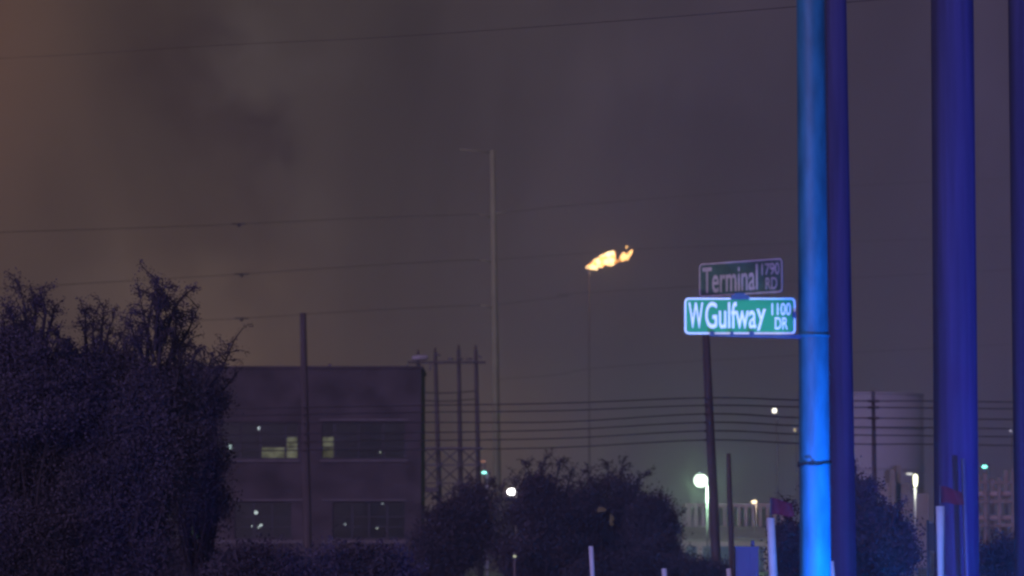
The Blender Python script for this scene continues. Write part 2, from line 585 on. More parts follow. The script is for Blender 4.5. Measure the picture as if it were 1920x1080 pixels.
# ------------------------------------------------------------------ trees
def leaves(centres, spread, size, seed, flat=0.0):
    """numpy leaf quads scattered round the given centres"""
    r = np.random.default_rng(seed)
    c = np.asarray(centres) + r.normal(0, 1, (len(centres), 3)) * spread
    n = len(c)
    a = r.normal(0, 1, (n, 3)); a /= np.linalg.norm(a, axis=1)[:, None]
    b = r.normal(0, 1, (n, 3)); b -= a * (a * b).sum(1)[:, None]; b /= np.linalg.norm(b, axis=1)[:, None]
    s = size * r.uniform(0.6, 1.4, (n, 1))
    a = a * s; b = b * s * 0.55
    v = np.stack([c - a, c + b, c + a, c - b], 1).reshape(-1, 3)
    v[:, 2] = np.maximum(v[:, 2], 0.02)
    return v


def leaf_object(name, v, material, parent):
    off = Vector((0, 0, 0))
    q = parent
    while q is not None:
        off += q.location
        q = q.parent
    v = (v - np.array(off)).astype(np.float32)
    n = len(v) // 4
    me = bpy.data.meshes.new(name)
    me.vertices.add(n * 4); me.vertices.foreach_set('co', v.ravel())
    me.loops.add(n * 4); me.loops.foreach_set('vertex_index', np.arange(n * 4, dtype=np.int32))
    me.polygons.add(n); me.polygons.foreach_set('loop_start', np.arange(0, n * 4, 4, dtype=np.int32))
    me.polygons.foreach_set('loop_total', np.full(n, 4, dtype=np.int32))
    me.update(calc_edges=True)
    me.materials.append(material)
    o = bpy.data.objects.new(name, me)
    col.objects.link(o)
    o.parent = parent
    return o


def tree(px, Y, lobes, label, seed, nleaf=22000, size=0.07, wisps=(), name='oak_tree', cat='tree', group=None, mt='leaf', trunk_r=0.16, clump=0.28, nclump=26, low=0.25):
    r = random.Random(seed)
    bx = at(px, 1030, Y).x
    t = thing(name, (bx, Y, 0), label, cat, group)
    top = max(at(l[0], l[1] - l[3], Y).z for l in lobes)
    tm = MB()
    ax = [Vector((bx + r.uniform(-.1, .1) * k, Y + r.uniform(-.1, .1) * k, top * 0.62 * k / 5)) for k in range(6)]
    tm.tube(spline(ax, 3), [trunk_r * (1 - 0.7 * i / 15) for i in range(16)], 8)
    cs = []
    per = nleaf // sum(max(1, int(nclump * l[4])) for l in lobes)
    def limb(a, b, r0, bend=0.25):
        d = b - a
        mid = a + d * 0.5 + Vector((r.uniform(-1, 1), r.uniform(-1, 1), r.uniform(-.2, 1))) * d.length * bend * 0.5
        pts = spline([a, mid, b], 4)
        tm.tube(pts, [max(0.006, r0 * (1 - 0.85 * i / (len(pts) - 1))) for i in range(len(pts))], 5, False)
        return pts
    for (lx, ly, rx, ry, wt) in lobes:
        c = at(lx, ly, Y)
        rx, ry = m(rx, Y), m(ry, Y)
        for k in range(max(1, int(nclump * wt))):
            while True:
                d = Vector((r.uniform(-1, 1), r.uniform(-1, 1), r.uniform(-1, 1)))
                if d.length < 1: break
            if d.length > 0: d = d.normalized() * (d.length ** 0.6)
            e = c + Vector((d.x * rx, d.y * min(rx, ry) * 0.9, d.z * ry))
            e.z = max(e.z, 0.2)
            a = ax[min(5, 1 + int(4 * r.random()))] if e.z > 1 else ax[0]
            pts = limb(a, e, trunk_r * 0.28)
            for _ in range(per):
                j = r.random()
                if j < 0.72:
                    cs.append(e)
                else:
                    cs.append(pts[r.randint(len(pts) // 2, len(pts) - 1)])
    v = leaves(cs, np.array([clump, clump, clump * 0.75]), size, seed)
    extra = []
    for (x0, y0, x1, y1, dens) in wisps:
        a, b = at(x0, y0, Y), at(x1, y1, Y)
        a.y += r.uniform(-.4, .4); b.y += r.uniform(-.6, .6)
        pts = limb(a, b, 0.04, 0.22)
        L = (b - a).length
        for q in range(int(6 + L * 5)):
            s_ = pts[r.randint(2, len(pts) - 1)]
            e = s_ + Vector((r.uniform(-1, 1), r.uniform(-1, 1), r.uniform(-.2, 1.1))) * L * 0.30
            tw = limb(s_, e, 0.012, 0.3)
            for _ in range(int(45 * dens)):
                extra.append(tw[r.randint(1, len(tw) - 1)])
        for _ in range(int(70 * dens)):
            extra.append(pts[r.randint(1, len(pts) - 1)])
    if extra:
        v = np.concatenate([v, leaves(extra, 0.04, size * 0.72, seed + 99)])
    tm.build('trunk', M['bark'], t, True)
    leaf_object('crown', v, M[mt], t)
    return t


GL = 'big leafy trees on the left'
tree(55, 60, [(50, 810, 150, 175, 1.6), (40, 668, 60, 40, .4), (80, 970, 150, 120, 1.0)],
     'leafy tree at the far left edge with a forked feathery top', 11, 120000, 0.027,
     [(40, 680, 12, 575, .9), (45, 660, 42, 545, 1), (70, 660, 78, 545, 1), (80, 650, 100, 575, .8), (5, 660, 2, 585, .9), (60, 640, 60, 560, 1), (100, 670, 106, 615, .8), (20, 670, 28, 590, 1), (120, 690, 128, 640, .8)], group=GL, clump=.19, nclump=40)
tree(185, 61, [(190, 820, 140, 140, 1.5), (185, 690, 50, 35, .35), (175, 1000, 115, 100, 1.0)],
     'leafy tree with a low rounded top standing between two taller feathery ones', 12, 110000, 0.027,
     [(165, 680, 163, 580, 1.1), (180, 680, 178, 590, 1.1), (190, 660, 190, 575, 1), (205, 680, 215, 600, 1), (225, 690, 245, 620, .8), (140, 680, 130, 630, .8), (210, 690, 228, 628, 1), (240, 700, 262, 640, .8)], group=GL, clump=.19, nclump=40)
tree(245, 60, [(245, 870, 100, 90, .8), (300, 800, 70, 75, .7), (215, 780, 60, 60, .4), (285, 738, 55, 42, .5), (235, 1010, 75, 95, .8)],
     'tallest leafy tree on the left with long upswept twigs', 13, 120000, 0.027,
     [(294, 660, 298, 528, 1.5), (290, 680, 266, 560, 1), (300, 680, 325, 545, 1.1), (305, 640, 374, 538, .9), (318, 680, 368, 575, 1.1), (325, 710, 345, 605, 1.2), (280, 700, 250, 605, .9), (262, 700, 232, 645, .9), (300, 660, 303, 545, 1.2), (335, 720, 352, 640, 1), (310, 690, 332, 575, 1.1), (275, 680, 288, 555, 1.0), (300, 700, 312, 600, 1.4), (270, 720, 268, 630, 1.2)], group=GL, clump=.19, nclump=40)
tree(372, 66, [(350, 830, 52, 80, .9), (385, 925, 28, 40, .3), (360, 750, 40, 35, .35), (430, 1075, 40, 20, .2)],
     'smaller leafy tree covering the left end of the office block', 14, 60000, 0.027,
     [(375, 750, 440, 634, .7), (370, 750, 404, 652, .7), (380, 750, 425, 672, .6), (360, 740, 370, 660, 1), (390, 760, 440, 705, .8), (350, 730, 350, 668, 1), (385, 760, 412, 690, .9), (390, 790, 432, 742, .7), (380, 900, 425, 870, .6), (360, 730, 384, 676, 1)], group=GL, clump=.17, nclump=36)
GM = 'trees below the power lines in the middle'
tree(850, 118, [(845, 1010, 55, 55, 1), (880, 945, 28, 24, .35), (820, 1045, 50, 40, .6)],
     'bushy tree touching the right corner of the office block', 21, 45000, 0.045, [(870, 940, 882, 895, .5), (835, 970, 822, 935, .6), (900, 950, 925, 900, .5), (850, 970, 848, 915, .6), (815, 1000, 800, 960, .6)], group=GM, clump=.28, nclump=26)
tree(965, 124, [(968, 985, 55, 55, .9), (928, 965, 24, 18, .25), (985, 1045, 70, 35, .5)],
     'tree with a bright white lamp shining through its top', 22, 45000, 0.045, [(930, 960, 922, 905, .6), (945, 960, 948, 900, .5), (985, 970, 992, 905, .6), (965, 960, 970, 898, .5)], group=GM, clump=.28, nclump=26)
tree(1025, 116, [(1020, 950, 42, 45, .7), (1010, 1030, 60, 45, .7)],
     'rounded tree in the middle rising a little above its neighbours', 23, 50000, 0.045, [(1000, 920, 985, 868, .6), (1020, 920, 1022, 862, .7), (1040, 920, 1052, 862, .7), (1060, 930, 1075, 880, .5)], group=GM, clump=.28, nclump=28)
tree(1150, 121, [(1145, 950, 58, 45, .9), (1165, 1020, 70, 50, .8), (1092, 990, 35, 60, .4)],
     'broad tree to the left of the bright green white street lamp', 24, 60000, 0.045, [(1120, 920, 1102, 878, .6), (1140, 920, 1138, 868, .6), (1160, 920, 1168, 868, .6), (1190, 930, 1212, 890, .6), (1100, 950, 1088, 905, .6)], group=GM, clump=.28, nclump=28)
tree(1235, 117, [(1232, 1020, 42, 45, .7), (1212, 965, 25, 28, .3)],
     'smallest tree of the middle row sloping down towards the bright street lamp', 25, 28000, 0.045, [(1230, 970, 1240, 925, .5), (1255, 1000, 1275, 965, .5)], group=GM, clump=.26, nclump=24)
GR = 'trees behind the big wooden poles'
tree(1640, 55, [(1640, 1030, 60, 65, 1), (1615, 965, 25, 35, .4)],
     'dark tree filling the gap between the two big wooden poles', 31, 50000, 0.027, [(1610, 950, 1603, 880, .7), (1640, 980, 1640, 915, .6), (1665, 990, 1680, 945, .6), (1620, 950, 1628, 890, .6)], group=GR, clump=.15, nclump=26)
tree(1560, 58, [(1575, 980, 40, 85, .8), (1570, 1055, 55, 50, .5)],
     'dark tree mostly hidden behind the blue lit steel pole', 32, 30000, 0.027, group=GR, clump=.15, nclump=24)
tree(1890, 57, [(1890, 1060, 55, 28, .8)],
     'low dark tree at the bottom right corner', 33, 20000, 0.027, [(1880, 1050, 1876, 1005, .6), (1900, 1050, 1908, 1000, .6)], group=GR, clump=.15, nclump=24)
tree(1478, 58, [(1478, 1015, 20, 38, .5), (1472, 1058, 30, 30, .4)],
     'slim shrub just left of the blue lit steel pole', 34, 16000, 0.024, [(1478, 990, 1474, 940, .6), (1480, 990, 1486, 950, .6)], clump=.11, nclump=22, name='shrub', cat='shrub', mt='leaf2', trunk_r=.05)
for i, (px, w_, h_, lab) in enumerate([(1130, 60, 22, 'low shrub below the broad middle tree'), (1275, 48, 22, 'low shrub left of the bright lamp pole foot'), (1335, 36, 14, 'low shrub at the foot of the thin wooden pole'), (1210, 50, 18, 'low shrub between two blue lit short posts'),
                                       (60, 90, 60, 'low shrub at the bottom left corner'), (300, 90, 55, 'low shrub under the tallest left tree'), (500, 90, 28, 'low shrub in front of the left part of the office block'), (670, 90, 26, 'low shrub in front of the right part of the office block')]):
    Ys = 88 + 5 * (i % 3)
    if i == 7 or i == 6: Ys = 60
    tree(px, Ys, [(px, 1085 - h_ * .5, w_, h_, .6)], lab, 50 + i, 16000, 0.032, name='shrub', cat='shrub', group='low shrubs along the bottom of the view', mt='leaf2', trunk_r=.04, clump=.2, nclump=24)
# far wood, one dark mass along the horizon
cs = []
for i in range(9000):
    x = random.uniform(-170, 170)
    hh = 4.2 + 2.2 * noise.noise(Vector((x * 0.06, 3, 0))) + 1.2 * noise.noise(Vector((x * 0.3, 9, 0)))
    cs.append((x, 520 + random.uniform(-6, 6), random.uniform(0, 1) ** 0.8 * hh))
rt = bpy.data.objects.new('distant_wood', None)
rt.location = (0, 520, 0)
v = leaves(cs, 0.3, 0.7, 5)
bpy.data.objects.remove(rt)
class _P:  # plain origin
    pass
me_root = bpy.data.objects.new('origin_tmp', None)
dw = leaf_object('distant_wood', v, M['leaf2'], me_root)
dw.parent = None
bpy.data.objects.remove(me_root)
tag(dw, kind='stuff')

# ------------------------------------------------------------------ poles
def wood_pole(px0, py0, px1, py1, Y, w0, w1, label, material='wood', group=None, n=14, extra=None):
    """pole through two photo points; carried on down to the ground"""
    a, b = at(px0, py0, Y), at(px1, py1, Y)
    d = (b - a) / (a.z - b.z)
    foot = a + d * (a.z + 0.3)
    foot.z = -0.3
    foot.y = Y
    k = (a.z + 0.3) / (a.z - b.z)
    r0, r1 = m(w0, Y) / 2, m(w0 + (w1 - w0) * k, Y) / 2
    t = thing('utility_pole', (foot.x, Y, 0), label, 'pole', group)
    pts = [a + (foot - a) * i / 10 for i in range(11)]
    MB().tube(pts, [r0 + (r1 - r0) * i / 10 for i in range(11)], n).build('shaft', M[material], t, True)
    return t, pts


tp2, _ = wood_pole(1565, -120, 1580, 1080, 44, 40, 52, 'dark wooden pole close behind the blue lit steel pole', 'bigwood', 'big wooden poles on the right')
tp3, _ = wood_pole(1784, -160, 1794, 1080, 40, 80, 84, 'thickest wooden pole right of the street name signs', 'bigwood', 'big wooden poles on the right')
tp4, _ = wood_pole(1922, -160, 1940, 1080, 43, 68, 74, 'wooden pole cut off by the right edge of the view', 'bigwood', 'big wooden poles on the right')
# pale conduit on the thickest pole
c0, c1 = at(1806, 860, 39.62), at(1813, 1080, 39.62)
c1 = c0 + (c1 - c0) * ((c0.z) / (c0.z - c1.z))
MB().tube([c0, c1], 0.025, 8).build('conduit', M['cabinet'], tp3, True)

tp5, p5 = wood_pole(1322, 600, 1344, 1080, 115, 14, 19, 'thin wooden pole whose top is hidden behind the green street signs', 'wood')
tp6, p6 = wood_pole(1366, 850, 1373, 1080, 96, 8, 11, 'short thin wooden pole right of the bright street lamp', 'wood')
tp7, p7 = wood_pole(568, 587, 578, 1080, 148, 12, 17, 'bare wooden pole standing alone in front of the office block', 'wood')
tp10, p10 = wood_pole(1637, 733, 1641, 1000, 135, 7, 10, 'small wooden pole seen between the two big wooden poles', 'wood')
for (x_, y_) in ((1638, 752), (1638, 764), (1638, 784)):
    q = at(x_, y_, 134.8)
    MB().box(q, (0.42, 0.08, 0.09)).build('crossarm', M['wood'], tp10)

# distribution wires: six stations each
stations = [(-150, 172), (250, 160), (569, 148), (800, 136), (1050, 126), (1322, 115), (1490, 124), (1638, 135), (1740, 141), (2060, 160)]
wy = [
    [776, 770, 764, 760, 756, 746, 750, 752, 752, 756],
    [791, 784, 777, 773, 770, 760, 763, 764, 765, 768],
    [806, 800, 794, 792, 791, 776, 783, 784, 785, 788],
    [822, 817, 813, 811, 806, 792, 798, 801, 802, 806],
    [838, 834, 829, 826, 822, 808, 814, 816, 817, 821],
    [853, 849, 844, 843, 839, 825, 831, 833, 833, 838]]
ordn = ['topmost', 'second highest', 'third highest', 'third lowest', 'second lowest', 'lowest']
for i, ys in enumerate(wy):
    pts = spline([at(s_[0], y, s_[1] - 0.22) for s_, y in zip(stations, ys)], 8)
    o = MB().tube(pts, 0.021, 5).build('power_line', M['wire'], None, True, origin=pts[0])
    tag(o, f'{ordn[i]} of the six nearly level wires crossing the office block', 'wire', 'nearly level wires strung between the wooden poles')
    for k, (tp, st) in enumerate(((tp7, 2), (tp5, 5), (tp10, 7))):
        q = at(stations[st][0], ys[st], stations[st][1] - 0.16)
        MB().tube([q + Vector((0, -0.05, 0)), q + Vector((0, 0.12, 0))], 0.045, 6).build('insulator', M['porcelain'], tp)

# ------------------------------------------------------------------ four-pole switch structure behind the office
HY = 215.0
hroot = thing('pole_structure', (at(840, 1000, HY).x, HY, 0), 'four dark poles joined by a top crossarm and lattice bracing beside the office block', 'power structure')
hp = [(784, 664, 788), (816, 660, 824), (860, 655, 864), (892, 655, 898)]
for (x0, y0, x1) in hp:
    a = at(x0, y0, HY)
    b = at(x1, 940, HY)
    d = (b - a) / (a.z - b.z)
    foot = a + d * (a.z + .2)
    foot.y = HY
    MB().tube([a, (a + foot) / 2, foot], [m(3.6, HY), m(4.8, HY), m(6.2, HY)], 10).build('pole', M['wood'], hroot, True)
    MB().blob(a + Vector((0, 0, .12)), (0.07, 0.07, .16), 8, 6).build('insulator', M['porcelain'], hroot, True)
MB().box2(at(764, 681.5, HY - .28), at(911, 677.5, HY - .14)).build('crossarm', M['wood'], hroot)
q0, q1 = at(772, 671.5, HY - .3), at(803, 670, HY - .3)
MB().tube([q0, q0 + (q1 - q0) * .1, q0 + (q1 - q0) * .9, q1], [0.08, .17, .17, .08], 12).build('switch_housing', M['paleinsul'], hroot, True)
for xx in (845, 862, 880):
    MB().blob(at(xx, 673, HY - .25), (0.22, .08, .07), 8, 6).build('insulator', M['ledge'], hroot, True)
for (x0, y0, x1, y1) in ((765, 683, 762, 690), (808, 683, 806, 694), (897, 667, 903, 671), (826, 667, 816, 664)):
    MB().tube([at(x0, y0, HY - .25), at(x1, y1, HY - .25)], 0.06, 6).build('brace', M['darksteel'], hroot)
xs = [793, 824, 863, 897]
for yy in (735, 750):
    MB().tube(spline([at(788, yy + 1, HY - .2), at(840, yy + 2, HY - .2), at(893, yy - 2, HY - .2)], 5), 0.035, 5).build('jumper', M['wire'], hroot)
for yy, hh in ((840, 3), (872, 3), (906, 2.5)):
    MB().box2(at(787, yy + hh / 2, HY - .12), at(905, yy - hh / 2, HY + .02)).build('beam', M['darksteel'], hroot)
for i in range(3):
    for (ya, yb) in ((840, 872), (872, 906), (906, 940)):
        MB().tube([at(xs[i], ya, HY - .2), at(xs[i + 1], yb, HY - .2)], 0.045, 5).tube([at(xs[i + 1], ya, HY - .32), at(xs[i], yb, HY - .32)], 0.045, 5).build('brace', M['darksteel'], hroot)
MB().box2(at(789, 923, HY - .6), at(822, 914, HY - .4)).build('junction_box', M['ledge'], hroot)

# ------------------------------------------------------------------ transmission monopole and its lines
TY = 400.0
troot = thing('transmission_pole', (at(934, 1030, TY).x, TY, 0), 'very tall pale steel transmission pole fading into the haze', 'pole')
a, b = at(923.5, 282, TY), at(934, 1052, TY)
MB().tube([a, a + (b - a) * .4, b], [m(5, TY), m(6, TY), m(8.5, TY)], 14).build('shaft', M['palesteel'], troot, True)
for (x0, y0, x1, y1) in ((923, 286, 862, 280), (924, 408, 898, 402), (925, 492, 900, 487), (926, 578, 902, 572), (924, 400, 950, 398)):
    MB().tube([at(x0, y0, TY), at(x1, y1, TY - .3)], [0.12, 0.07], 8).build('arm', M['palesteel'], troot, True)
tl = [
    ('upper faint power line left of the tall pale pole, carrying a damper', [(-80, 440, 250), (20, 435, 265), (240, 428, 295), (450, 420, 325), (700, 408, 360), (898, 402, 400)], (448, 419.5, 325)),
    ('middle faint power line ending at the tall pale pole, carrying a damper', [(-80, 545, 250), (150, 532, 280), (450, 514, 325), (640, 501, 350), (830, 490, 382), (900, 487, 400)], (453, 513.5, 325)),
    ('lower faint power line passing the bare wooden pole top, with a damper on it', [(-80, 622, 250), (150, 611, 280), (450, 597, 325), (640, 585, 350), (830, 575, 382), (902, 572, 400)], (453, 596.5, 325)),
    ('upper faint power line running right from the tall pale pole', [(950, 398, 400), (1120, 381, 430), (1500, 353, 500), (1990, 330, 600)], None),
    ('middle faint power line running right behind the flame', [(926, 487, 400), (1110, 474, 430), (1290, 463, 460), (1990, 440, 600)], None),
    ('lower faint power line running right from the tall pale pole below the flame', [(926, 572, 400), (1060, 556, 420), (1160, 545, 440), (1990, 500, 600)], None),
    ('faint power line low on the right of the tall pale pole', [(926, 712, 400), (1040, 703, 420), (1240, 681, 455), (1990, 640, 600)], None),
]
for lab, pts, dm in tl:
    pp = spline([at(*q) for q in pts], 8)
    o = MB().tube(pp, 0.020, 5).build('transmission_line', M['wire'], None, True, origin=pp[0])
    tag(o, lab, 'wire', 'thin lines high in the sky')
    if dm:
        q = at(*dm)
        d = MB()
        d.blob(q - Vector((0, 0, .12)), (0.16, .14, .2), 8, 6)
        for s_ in (-1, 1):
            d.blob(q + Vector((s_ * .34, 0, -.02)), (.34, .08, .07), 8, 6)
        d.build('damper', M['wire'], o, True)
pp = spline([at(*q) for q in [(-80, 114, 130), (30, 108, 122), (150, 102, 112), (410, 85, 96), (700, 71, 80), (1150, 40, 60), (1760, -10, 40)]], 8)
tag(MB().tube(pp, 0.0045, 5).build('overhead_cable', M['wire'], None, True, origin=pp[0]), 'highest faint cable near the top left running to the thickest wooden pole', 'wire', 'thin lines high in the sky')

# ------------------------------------------------------------------ flare stack and flame
FY = 880.0
froot = thing('flare_stack', (at(1105, 1030, FY).x, FY, 0), 'slender flare stack under the flame, almost lost in the haze', 'chimney')
a = at(1104.5, 509, FY)
MB().tube([(a.x, FY, 0), (a.x, FY, a.z * .6), a], [0.30, .18, .12], 12).build('pipe', M['flare'], froot, True)
MB().tube([a + Vector((0, 0, -1.4)), a + Vector((0, 0, .15))], [.28, .32], 12).build('burner_tip', M['darksteel'], froot, True)
fm = bpy.data.materials.new('flame_core')
fm.use_nodes = True
nt = fm.node_tree
nt.nodes.clear()
tcn = nt.nodes.new('ShaderNodeTexCoord')
nn = nt.nodes.new('ShaderNodeTexNoise')
nn.inputs['Scale'].default_value = 0.8
nn.inputs['Detail'].default_value = 5
nt.links.new(tcn.outputs['Object'], nn.inputs['Vector'])
rr = nt.nodes.new('ShaderNodeValToRGB')
rr.color_ramp.elements[0].position = 0.40
rr.color_ramp.elements[0].color = (1.0, 0.33, 0.06, 1)
rr.color_ramp.elements[1].position = 0.56
rr.color_ramp.elements[1].color = (1.0, 0.74, 0.38, 1)
nt.links.new(nn.outputs['Fac'], rr.inputs[0])
ee = nt.nodes.new('ShaderNodeEmission')
ee.inputs['Strength'].default_value = 4.6
nt.links.new(rr.outputs[0], ee.inputs[0])
oo = nt.nodes.new('ShaderNodeOutputMaterial')
nt.links.new(ee.outputs[0], oo.inputs[0])
M['flame'] = fm
M['flame_edge'] = glowmat('flame_edge', (1.0, 0.38, 0.09), 2.0)
M['flame_wisp'] = glowmat('flame_wisp', (1.0, 0.52, 0.18), 4.0)


def lobe(mb, px, py, rx, ry, dy=0, seed=0, rough=.9):
    mb.blob(at(px, py, FY + dy), (m(rx * 1.0, FY), m(min(rx, ry), FY), m(ry * 0.95, FY)), 26, 18, rough, seed)


fl = thing('flame', (a.x, FY, a.z), 'bright yellow flame leaning right in the night sky', 'flame')
fb = MB()
core = [(1103, 501, 3, 1.6), (1108, 499, 5, 3.4), (1114, 497, 6.5, 5.5), (1121, 493.5, 8, 7), (1128, 489.5, 8.5, 8), (1135, 486, 8.5, 8.5), (1142, 484, 8, 8.5), (1147, 482, 5.5, 8), (1148.5, 475, 3.2, 4), (1144, 493, 5, 4.5), (1116, 502, 4, 3.6), (1110, 502, 4, 2.6)]
for i, (x, y, rx, ry) in enumerate(core):
    lobe(fb, x, y, rx, ry, 0, i)
fb.build('core', M['flame'], fl, True, origin=a)
fe = MB()
for i, (x, y, rx, ry) in enumerate([(1150, 491, 5, 3), (1156, 489.5, 5, 1.8), (1163, 488, 4, 1.5), (1131, 481, 6, 2.4), (1152, 474, 2.2, 3)]):
    lobe(fe, x, y, rx, ry, .6, 20 + i, .8)
fe.build('trailing_edge', M['flame_edge'], fl, True, origin=a)
for i, ws in enumerate([[(1166, 482, 3.2, 3.2), (1170, 478, 3.4, 4), (1173, 483, 3, 3.5), (1168, 487, 2, 2.4)], [(1177, 480, 3, 2.6), (1181, 476, 2.4, 3), (1184, 472, 2, 2.6)], [(1175, 463.5, 1.3, 1.8)], [(1176, 486, 2, 2)]]):
    wb = MB()
    for j, (x, y, rx, ry) in enumerate(ws):
        lobe(wb, x, y, rx, ry, 0, 40 + i * 7 + j, 1.0)
    wb.build('flame_wisp', M['flame_wisp'], fl, True, origin=a)
point('flare_light', at(1136, 488, FY - 4), 5000, (1.0, 0.62, 0.28), 1.5)

# ------------------------------------------------------------------ far structures
# storage tank / silo glimpsed between the big poles
K = 620.0
tk = thing('storage_tank', (at(1650, 1030, K).x, K + 14, 0), 'huge pale storage tank behind the two big wooden poles', 'tank')
c = at(1650, 1030, K)
zt = at(1650, 737, K).z
rt_ = m(100, K)
MB().tube([(c.x, K + 14, -.2), (c.x, K + 14, zt)], rt_, 48).build('shell', M['tank'], tk, True)
MB().tube([(c.x, K + 14, zt), (c.x, K + 14, zt + .35), (c.x, K + 14, zt + .8)], [rt_ + .15, rt_ + .15, rt_ * .2], 48).build('roof', M['tank'], tk, True)
for zz in (.3, .55, .8):
    mb = MB()
    mb.tube([(c.x, K + 14, zt * zz - .15), (c.x, K + 14, zt * zz + .15)], rt_ + .2, 48)
    mb.build('wind_girder', M['tank'], tk, True)
# dock building with columns
D = 335.0
dk = thing('loading_dock', (at(1385, 1030, D).x, D, 0), 'long low pale canopy on thin columns behind the bright street lamp', 'building')
xa, xb = at(1285, 950, D).x, at(1486, 950, D).x
MB().box2((xa, D, at(0, 951, D).z), (xb, D + 8, at(0, 944, D).z)).build('canopy', M['whitewall'], dk)
for i in range(15):
    xx = xa + (xb - xa) * (i + .5) / 15
    MB().box2((xx - .14, D + .1, 0), (xx + .14, D + .4, at(0, 951, D).z)).build('column', M['whitewall'], dk)
MB().box2((xa, D + 7.6, 0), (xb, D + 7.9, at(0, 951, D).z - .003)).build('back_wall', M['roof'], dk)
# low shed with lit roof
S = 285.0
sh = thing('low_shed', (at(1370, 1030, S).x, S, 0), 'low pale shed lit by the bright street lamp', 'building')
xa, xb = at(1262, 1030, S).x, at(1452, 1030, S).x
ze, zr = at(0, 1012, S).z, at(0, 989, S).z
MB().box2((xa + .3, S, 0), (xb - .3, S + 10, ze)).build('wall', M['whitewall'], sh)
yr = S + 5
MB().add([(xa, S - .3, ze), (xb, S - .3, ze), (xb, yr, zr), (xa, yr, zr), (xb, S + 10.3, ze), (xa, S + 10.3, ze),
          (xa, S - .3, ze + .1), (xb, S - .3, ze + .1), (xb, yr, zr + .1), (xa, yr, zr + .1), (xb, S + 10.3, ze + .1), (xa, S + 10.3, ze + .1)],
         [(0, 3, 2, 1), (3, 5, 4, 2), (6, 7, 8, 9), (9, 8, 10, 11), (0, 1, 7, 6), (5, 11, 10, 4), (0, 6, 9, 3), (3, 9, 11, 5), (1, 2, 8, 7), (2, 4, 10, 8)]).build('roof', M['roof'], sh)
for i in range(6):
    xx = xa + 1 + i * 1.3
    MB().box2((xx, S - .05, 0.02), (xx + .85, S - .004, ze - .5)).build('door', M['cabinet'], sh)
# pipe rack on the right
Q = 210.0
pr = thing('pipe_rack', (at(1890, 1030, Q).x, Q, 0), 'pale steel pipe rack between the thickest pole and the right edge', 'pipe rack')
for i in range(6):
    xx = at(1822 + i * 26, 1030, Q).x
    for yy in (Q, Q + 3):
        MB().box2((xx - .1, yy - .1, 0), (xx + .1, yy + .1, at(0, 880 + 8 * (i % 3), Q).z)).build('column', M['roof'], pr)
for py, hh in ((905, 5), (940, 6), (985, 6), (1030, 5)):
    MB().box2((at(1800, 0, Q).x, Q - .25, at(0, py + hh / 2, Q).z), (at(1980, 0, Q).x, Q - .103, at(0, py - hh / 2, Q).z)).build('beam', M['roof'], pr)
for j in range(5):
    z_ = at(0, 936 - 0 + (0 if j < 3 else 45), Q).z + .3
    yy = Q + .3 + .55 * (j % 3)
    MB().tube([(at(1800, 0, Q).x, yy, z_), (at(1980, 0, Q).x, yy, z_)], .16, 10).build('pipe', M['whitewall'], pr, True)
# small plant block under the tank
Z0 = 340.0
pb = thing('plant_block', (at(1672, 1030, Z0).x, Z0, 0), 'low grey plant block with small towers in front of the storage tank', 'building')
for (x0, x1, yt) in ((1655, 1700, 905), (1662, 1672, 880), (1676, 1684, 872), (1690, 1735, 925), (1610, 1655, 915)):
    MB().box2((at(x0, 0, Z0).x, Z0 + (x0 % 3) * .4, 0), (at(x1, 0, Z0).x, Z0 + 5 + (x0 % 3), at(0, yt, Z0).z)).build('block', M['roof'], pb)

# ------------------------------------------------------------------ street lamps
def street_lamp(px, py, Y, rx, ry, color, glow_s, power, label, pole_dx=10, radius=0.07, drop=.35, rough=0.0, name='street_lamp', metal='steel', arm=True, cat='lamp', group='street and yard lamps in the distance', lightcol=None):
    b = at(px, py, Y)
    xp = at(px + pole_dx, py, Y).x
    t = thing(name, (xp, Y, 0), label, cat, group)
    hx = m(rx, Y)
    MB().tube([(xp, Y, -.1), (xp, Y, b.z * .5), (xp, Y, b.z + .12)], [radius * 1.5, radius * 1.2, radius], 8).build('pole', M[metal], t, True)
    if arm:
        MB().tube([(xp, Y, b.z + .08), (b.x, Y, b.z + m(ry, Y) + .05)], radius * .6, 6).build('arm', M[metal], t, True)
    MB().blob((b.x, Y, b.z + m(ry, Y) * 1.02), (hx * .55, hx * .5, m(ry, Y) * .22), 10, 6).build('lamp_head', M['darksteel'], t, True)
    MB().blob(b, (hx, hx * .8, m(ry, Y)), 18, 12, rough, int(px)).build('bulb', glowmat('lamp_glow', color, glow_s), t, True)
    if power:
        point('lamp_light', (b.x, Y - hx * .8 - .25, b.z - m(ry, Y) - drop * .3), power, lightcol or color, .1)
    return t


street_lamp(1314, 901, 262, 13, 12.5, (0.80, 1.0, 0.82), 3.0, 5200, 'bright green white street lamp with glowing halo on a pale pole', 12, 0.05, metal='darksteel', lightcol=(0.55, 1.0, 0.62))
street_lamp(959, 922, 122.6, 8, 6.5, (1.0, 0.95, 0.92), 8, 25, 'bright white lamp shining through the middle treetops', 9, 0.03, metal='darksteel')
street_lamp(908, 886, 240, 5, 2.4, (0.30, 1.0, 0.85), 3.0, 0, 'small flat cyan lamp right of the four pole structure', 6, 0.05)
street_lamp(1452, 770, 420, 4.2, 4.2, (1.0, 0.93, 0.78), 4, 0, 'small round warm white lamp high above the canopy, left of the steel pole', 5, 0.07, metal='darksteel')
street_lamp(1414, 941, 320, 5, 3, (1.0, 0.74, 0.46), 4, 150, 'small warm orange lamp just above the low canopy', 4, 0.05, metal='darksteel')
street_lamp(1846, 875, 200, 5, 3, (0.22, 1.0, 0.80), 3.5, 0, 'small cyan lamp right of the thickest wooden pole', 8, 0.05, metal='darksteel')
